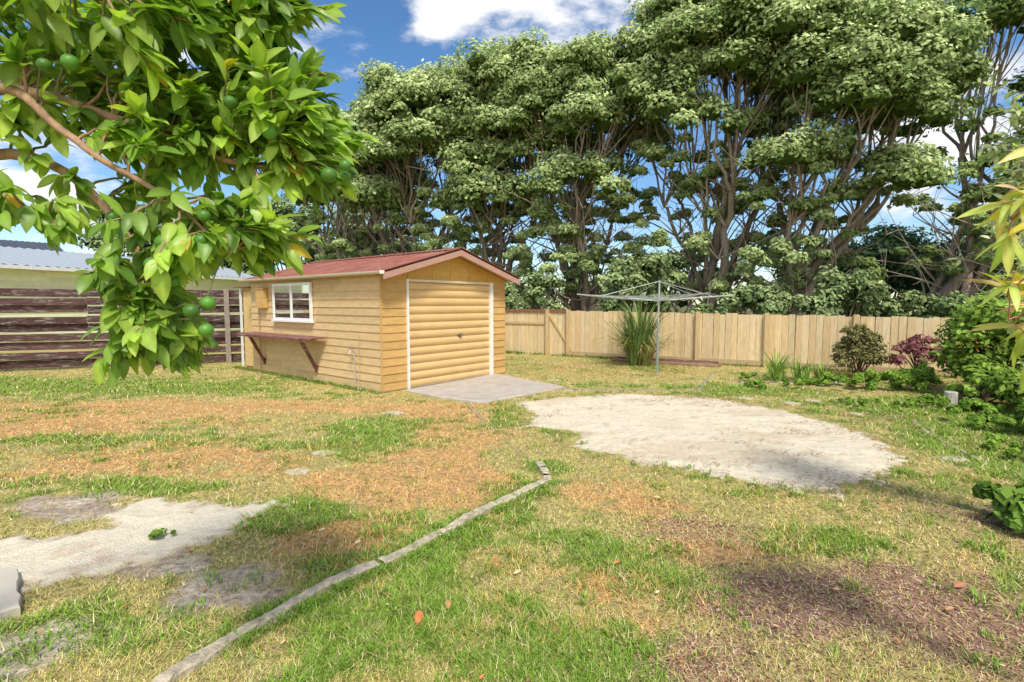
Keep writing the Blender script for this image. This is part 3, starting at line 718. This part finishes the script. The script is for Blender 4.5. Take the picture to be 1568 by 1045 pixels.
bush('distant_tree_line',[(-24,40,4,5,3,4.5,40),(-31,42,4.5,5,3,5,40),(-17,40,4,4.5,3,5.5,40),(-11,38,3.5,4,3,4.8,36),(-5,38,2.4,4,3,3,26),(4,42,2,5,3,2,22),(12,44,2,5,3,2.0,22),(30,40,2,5,3,3,26),(38,38,3,5,3,4,30),(22,46,1.3,5,3,1.6,18)],L=.36,m=170,dark=(.11,.17,.075),light=(.36,.46,.19),core=.55,mat=M_leaf)
bush('red_leaf_shrub',[(7.45,10.9,.45,.5,.4,.45,34),(7.45,10.9,.85,.4,.35,.3,12)],L=.07,m=110,dark=(.12,.12,.05),light=(.30,.29,.11))
bush('purple_leaf_shrub',[(8.3,10.3,.42,.55,.35,.5,24)],L=.10,m=46,dark=(.20,.06,.08),light=(.38,.19,.16))
bush('rambling_garden_bush',[(8.2,8.6,.7,.9,.8,.85,46),(9.3,8.2,1.0,1,1,1,40),(7.4,8.0,.25,.6,.5,.35,20),(10.3,7,1,1,1,1.2,30),(7.9,7.1,.35,.8,.6,.55,28)],L=.10,m=150,dark=(.09,.165,.025),light=(.32,.47,.08))
bush('orange_flowering_plant',[(8.0,8.0,.75,.8,.5,.65,8)],L=.04,m=9,dark=(.6,.15,.02),light=(.7,.3,.05),stem=False)
bush('ground_weeds',[(6.6,7.6,.05,.7,.5,.15,20),(6.0,9.6,.05,1.6,.6,.18,32),(6.2,6.4,.05,.5,.7,.15,20),(5.3,5.2,.04,.3,.6,.12,14),(6.6,6.0,.1,.6,.8,.3,26),(5.8,5.2,.1,.4,.5,.22,18),(5.0,10.3,.05,.6,.4,.1,8),(4.1,3.2,.03,.25,.5,.08,10),(7.0,9.3,.1,.7,.4,.25,18),(5.6,7.9,.03,.5,.4,.08,10),(8.0,9.9,.1,.6,.3,.25,14)],L=.055,m=140,dark=(.10,.19,.03),light=(.28,.43,.065),stem=False,wr=.4)
bush('broadleaf_weed',[(3.72,3.55,.12,.30,.28,.2,16)],L=.10,m=34,dark=(.09,.18,.03),light=(.25,.38,.07),stem=False,wr=.42)
bush('broadleaf_weed',[(-2.35,3.3,.03,.09,.08,.05,8)],L=.03,m=30,dark=(.13,.22,.04),light=(.28,.40,.08),stem=False)
g=Geo(); g.tube([(6.75,7.75,0),(6.75,7.75,.24),(6.75,7.75,.25),(6.75,7.75,.252)],[.09,.085,.07,.001],12,(.5,.47,.40)); g.mesh('concrete_garden_post',M_conc)
g=Geo()
for args in [(3.35,13.2,170,2.3,.16,.018,(.20,.29,.09),.4,.65),(3.35,13.2,120,1.6,.22,.018,(.34,.32,.12),.35,1.5),(3.15,13.1,100,2.0,.14,.018,(.21,.30,.09),.4,1.05)]:
    V,F,C=tuft_geo(*args); g.add(V,F,C)
g.mesh('flax_plant',M_shrub)
g=Geo()
for (a,b_,h) in [(5.7,10.9,.95),(6.05,10.6,.75),(5.5,10.5,.7),(6.5,10.6,.6),(5.9,10.3,.5)]:
    V,F,C=tuft_geo(a,b_,60,h,.14,.009,(.25,.39,.08),.35,.9); g.add(V,F,C)
g.mesh('long_grass_clump',M_grass)

# ------------------------------------------------------------------ citrus tree (foreground left)
ct=empty('citrus_tree'); g=Geo(); BK=np.array((.42,.27,.17))
main=[[(-2.5,1.7,0),(-2.45,1.65,.8),(-2.4,1.6,1.5)],
 [(-2.4,1.6,1.5),(-2.0,1.5,2.05),(-1.6,1.45,2.24),(-1.28,1.5,2.20),(-1.02,1.5,2.08),(-.82,1.5,2.0),(-.66,1.5,1.98)],
 [(-2.4,1.6,1.5),(-1.95,1.6,1.9),(-1.55,1.6,2.08),(-1.33,1.55,2.03),(-1.15,1.5,1.86),(-1.04,1.45,1.74),(-.98,1.4,1.52)],
 [(-2.4,1.6,1.5),(-1.9,1.75,2.2),(-1.5,1.75,2.42),(-1.1,1.7,2.52),(-.75,1.65,2.48)],
 [(-2.0,1.5,2.05),(-1.6,1.35,2.38),(-1.25,1.3,2.42),(-.98,1.3,2.36)],
 [(-1.6,1.45,2.24),(-1.3,1.4,2.16),(-1.1,1.38,1.98),(-.9,1.4,1.86),(-.78,1.42,1.74)],
 [(-1.95,1.6,1.9),(-1.6,1.5,1.94),(-1.42,1.45,1.90),(-1.3,1.45,1.82)],
 [(-1.5,1.75,2.42),(-1.2,1.8,2.28),(-.95,1.8,2.25),(-.7,1.75,2.25)]]
rs=[(.07,.055),(.034,.006),(.030,.006),(.024,.006),(.018,.005),(.016,.004),(.016,.004),(.012,.004)]
bp=[]
for P,(ra,rb) in zip(main,rs):
    P=np.array(P,float); L=np.r_[0,np.cumsum(np.linalg.norm(np.diff(P,axis=0),axis=1))]; t=np.linspace(0,L[-1],26)
    Q=np.c_[[np.interp(t,L,P[:,q]) for q in range(3)]].T
    Q=Q+np.c_[[fbm(t*7,t*0+q,int(100*ra*q)+5)-.5 for q in range(3)]].T*.05*(t[:,None]>0.01)
    for _ in range(2): Q[1:-1]=(Q[:-2]+2*Q[1:-1]+Q[2:])/4
    g.tube(Q,np.linspace(ra,rb,26),8,BK*(.85+.3*R.random()))
    if P[0][2]>.1: bp.append(Q[6:])
bp=np.vstack(bp)
VOL=[((-1.20,1.62,2.38),(.50,.35,.30),150),((-.88,1.6,2.30),(.28,.28,.26),98),((-.72,1.58,2.42),(.18,.2,.14),50),((-.63,1.55,2.14),(.16,.2,.16),56),((-.60,1.55,2.0),(.13,.15,.09),30),((-1.55,1.6,2.45),(.3,.35,.2),36),
     ((-.95,1.5,2.0),(.22,.22,.16),50),((-1.0,1.42,1.70),(.17,.16,.16),36),((-.98,1.4,1.50),(.14,.13,.10),24),((-.74,1.45,1.80),(.15,.12,.10),26),((-1.38,1.5,1.90),(.22,.2,.10),16),((-1.45,1.5,2.15),(.2,.2,.12),8)]
LP=[];LD=[];LU=[];LS=[];LC=[]
young=np.array((.44,.59,.10)); mat_=np.array((.13,.25,.035)); 
for (c,rd,k) in VOL:
    c=np.array(c);rd=np.array(rd)
    for q in range(k):
        d=nrm(R.normal(0,1,3)); e=c+d*rd*(R.random()**.4)
        j=np.argmin(np.linalg.norm(bp-e,axis=1)+.05*R.random(len(bp))); s=bp[j]
        ctl=(s+e)/2+np.array([0,0,.05])+R.normal(0,.03,3)
        P=bez(s,ctl,e,9); P[1:]+=R.normal(0,.004,(8,3))
        g.tube(P,np.linspace(.0045,.0018,9),5,np.array((.26,.25,.10)) if R.random()<.6 else BK)
        T=nrm(np.gradient(P,axis=0)); yg=R.random()<.36
        out=nrm(e-np.array([-1.5,1.6,2.1]))
        nlv=R.integers(9,15)
        for w in range(nlv):
            tt=1-.7*(w/nlv)**1.1; f=tt*8; i0=min(int(f),7); p=P[i0]*(1-(f-i0))+P[i0+1]*(f-i0)
            dd=T[i0]*.7+out*.5+R.normal(0,.5,3)+np.array([0,0,-.25]); dd/=np.linalg.norm(dd)
            up=np.array([.1,-.5,1.])+R.normal(0,.4,3)
            LP.append(p);LD.append(dd);LU.append(up);LS.append((.045+.038*R.random())*(1.15 if yg else 1))
            m_=R.random()*.4+(.5 if yg else 0)
            if R.random()<.015: LC.append(np.array((.6,.42,.06)))
            else: LC.append((mat_*(1-m_)+young*m_)*(.7+.5*R.random()))
LP,LD,LU,LS,LC=[np.array(q) for q in (LP,LD,LU,LS,LC)]
V,F,C=big_leaves(LP,LD,LU,LS,LS*.45,LC,.35,.35)
quick_mesh('leaves',V,F,M_citrus,C,ct,smooth=True)
g.mesh('branches',M_bark,ct,smooth=True)
g=Geo()
def uvsphere(g,c,r,col,nu=20,nv=12):
    u=np.arange(nu)/nu*2*np.pi; v=np.linspace(.02,np.pi-.02,nv)
    V=np.array([[c[0]+r*math.sin(b_)*math.cos(a),c[1]+r*math.sin(b_)*math.sin(a),c[2]+r*.95*math.cos(b_)] for b_ in v for a in u])
    F=[[j*nu+i,(j+1)*nu+i,(j+1)*nu+(i+1)%nu,j*nu+(i+1)%nu] for j in range(nv-1) for i in range(nu)]
    g.add(V,F,col)
FR=[(-1.16,1.31,2.19),(-1.12,1.34,2.21),(-1.07,1.3,2.36),(-.79,1.35,2.39),(-.64,1.38,2.05),(-.50,1.42,1.95),(-.47,1.46,1.955),(-.455,1.42,1.975),(-.92,1.36,1.76),(-.82,1.36,1.765),(-.80,1.33,1.53),(-.81,1.36,1.6),(-.97,1.4,1.83),(-1.12,1.45,1.84),(-.73,1.36,2.12),(-.83,1.32,1.58),(-.95,1.4,1.72),(-1.02,1.42,2.2),(-.81,1.36,1.83),(-.93,1.33,1.70),(-.9,1.36,1.66)]
for q in FR:
    p=np.array(q); r=.016+.006*R.random()
    uvsphere(g,p,r,np.array((.08,.21,.025))*(.8+.6*R.random())); j=np.argmin(np.linalg.norm(bp-p,axis=1)); g.tube(bez(bp[j],(bp[j]+p)/2+EZ*.05,p+EZ*r*.9,6),.002,5,(.15,.16,.06))
g.mesh('fruit',M_fruit,ct,smooth=True)

# ------------------------------------------------------------------ right foreground branch plants
def leafy_branch(name,mains,ntw,reach,Lr,wr,cols,barkc,nl=(7,12),droop=-.3):
    t_=empty(name); g=Geo(); LP=[];LD=[];LU=[];LS=[];LC=[]
    for P in mains:
        P=np.array(P,float); L=np.r_[0,np.cumsum(np.linalg.norm(np.diff(P,axis=0),axis=1))]; t=np.linspace(0,L[-1],20)
        Q=np.c_[[np.interp(t,L,P[:,q]) for q in range(3)]].T
        for _ in range(3): Q[1:-1]=(Q[:-2]+2*Q[1:-1]+Q[2:])/4
        g.tube(Q,np.linspace(.012,.003,20),6,barkc)
        for k in range(ntw):
            s=Q[R.integers(8,20)]; e=s+R.normal(0,1,3)*reach
            P2=bez(s,(s+e)/2+EZ*.02,e,6); g.tube(P2,np.linspace(.003,.0012,6),4,barkc)
            for w in range(R.integers(*nl)):
                i0=R.integers(2,6); dd=nrm(e-s)*.6+R.normal(0,.5,3)+EZ*droop
                LP.append(P2[i0]);LD.append(dd);LU.append(np.array([-.3,-.4,1])+R.normal(0,.4,3));LS.append(Lr*(.6+.7*R.random()));LC.append(np.array(cols[R.integers(0,len(cols))])*(.8+.4*R.random()))
    LP,LD,LU,LS,LC=[np.array(q) for q in (LP,LD,LU,LS,LC)]
    V,F,C=big_leaves(LP,LD,LU,LS,LS*wr,LC,.3,.3)
    quick_mesh('leaves',V,F,M_citrus,C,t_,smooth=True); g.mesh('branches',M_bark,t_,smooth=True)
leafy_branch('peach_tree',[[(2.3,1.7,0),(2.1,1.65,1.2),(1.85,1.6,1.75),(1.64,1.6,1.80),(1.53,1.58,1.62)],[(2.2,1.7,.8),(2.05,1.65,1.6),(1.8,1.6,1.98),(1.62,1.6,1.96),(1.55,1.6,1.86)],[(2.2,1.7,.8),(1.95,1.7,1.4),(1.75,1.65,1.6),(1.56,1.6,1.55)],[(2.2,1.7,1.2),(2.0,1.65,1.8),(1.75,1.6,2.12),(1.62,1.6,2.05)]],21,.055,.115,.23,[(.56,.58,.14),(.46,.54,.11),(.66,.54,.20),(.62,.44,.27),(.40,.50,.10)],(.35,.16,.12))
leafy_branch('feijoa_shrub',[[(4.0,3.3,0),(3.6,3.2,1.4),(3.3,3.1,2.2),(3.1,3.1,2.8)],[(4.0,3.3,.3),(3.5,3.1,1.8),(3.2,3.1,2.2),(2.92,3.0,2.35)],[(4.0,3.3,.5),(3.5,3.2,1.7),(3.1,3.1,1.95),(2.97,3.0,2.0)],[(3.8,3.3,1),(3.4,3.2,2.3),(3.2,3.2,2.7),(2.96,3.2,2.75)]],75,.14,.055,.45,[(.34,.41,.21),(.44,.50,.30),(.24,.32,.13),(.50,.53,.34)],(.3,.25,.2),nl=(10,16),droop=.1)

# ------------------------------------------------------------------ sky, sun
sunv=Vector((.15,-.58,.80)).normalized()
el=math.asin(sunv.z); azi=math.atan2(sunv.x,sunv.y)
w=D.worlds.new("World"); scene.world=w; w.use_nodes=True; nt=w.node_tree; L=nt.links
bg=nt.nodes['Background']
sky=N(nt,'ShaderNodeTexSky',sky_type='NISHITA'); sky.sun_disc=False; sky.sun_elevation=el; sky.sun_rotation=azi; sky.air_density=1.0; sky.dust_density=.3; sky.ozone_density=2.5
hs=N(nt,'ShaderNodeHueSaturation'); hs.inputs['Saturation'].default_value=1.2; hs.inputs['Value'].default_value=1.1; L.new(sky.outputs[0],hs.inputs['Color'])
tc=N(nt,'ShaderNodeTexCoord')
mp=N(nt,'ShaderNodeMapping'); mp.inputs['Scale'].default_value=(1,1,2.2); L.new(tc.outputs['Generated'],mp.inputs['Vector'])
no=N(nt,'ShaderNodeTexNoise'); no.inputs['Scale'].default_value=5.5; no.inputs['Detail'].default_value=9; no.inputs['Roughness'].default_value=.58; L.new(mp.outputs[0],no.inputs['Vector'])
acc=None
for (dv,sharp,amt) in [((.12,1,.62),60,.22),((-.14,1,.53),500,.30),((.0,1,.56),300,.16),((-.9,1,.20),20,.20),((.85,1,.35),60,.25),((-.35,1,.6),250,.06),((-.45,1,.35),50,.08),((.1,-1,.6),1.5,.5)]:  # last entry: unseen cloud bank behind the camera, added for neutral fill light
    v=Vector(dv).normalized()
    dt=N(nt,'ShaderNodeVectorMath',operation='DOT_PRODUCT'); dt.inputs[1].default_value=v; L.new(tc.outputs['Generated'],dt.inputs[0])
    mx0=N(nt,'ShaderNodeMath',operation='MAXIMUM'); L.new(dt.outputs['Value'],mx0.inputs[0]); mx0.inputs[1].default_value=0
    mpow=N(nt,'ShaderNodeMath',operation='POWER'); mpow.use_clamp=True; L.new(mx0.outputs[0],mpow.inputs[0]); mpow.inputs[1].default_value=sharp
    mm=N(nt,'ShaderNodeMath',operation='MULTIPLY_ADD'); L.new(mpow.outputs[0],mm.inputs[0]); mm.inputs[1].default_value=amt
    if acc is None: mm.inputs[2].default_value=-.06
    else: L.new(acc,mm.inputs[2])
    acc=mm.outputs[0]
ad=N(nt,'ShaderNodeMath',operation='ADD'); L.new(no.outputs['Fac'],ad.inputs[0]); L.new(acc,ad.inputs[1])
mr=N(nt,'ShaderNodeMapRange',interpolation_type='SMOOTHSTEP'); mr.inputs[1].default_value=.58; mr.inputs[2].default_value=.76; L.new(ad.outputs[0],mr.inputs[0])
mx=N(nt,'ShaderNodeMix',data_type='RGBA'); L.new(mr.outputs[0],mx.inputs[0]); L.new(hs.outputs[0],mx.inputs[6]); mx.inputs[7].default_value=(7.4,7.4,7.5,1)
L.new(mx.outputs[2],bg.inputs['Color']); bg.inputs['Strength'].default_value=.15
sl=D.lights.new('sun','SUN'); sl.energy=3.6; sl.angle=math.radians(10); sl.color=(1,.95,.86)
so_=D.objects.new('sun',sl); scene.collection.objects.link(so_); so_.rotation_euler=(-sunv).to_track_quat('-Z','Y').to_euler()
scene.view_settings.view_transform='Standard'; scene.view_settings.look='None'; scene.view_settings.exposure=0
# ------------------------------------------------------------------ camera
cam=D.cameras.new('camera'); co=D.objects.new('camera',cam); scene.collection.objects.link(co)
cam.lens=17.9; cam.sensor_width=36; cam.clip_end=2000; cam.clip_start=.05
co.location=(0,0,1.6); co.rotation_euler=(math.radians(90-4.22),0,0)
scene.camera=co
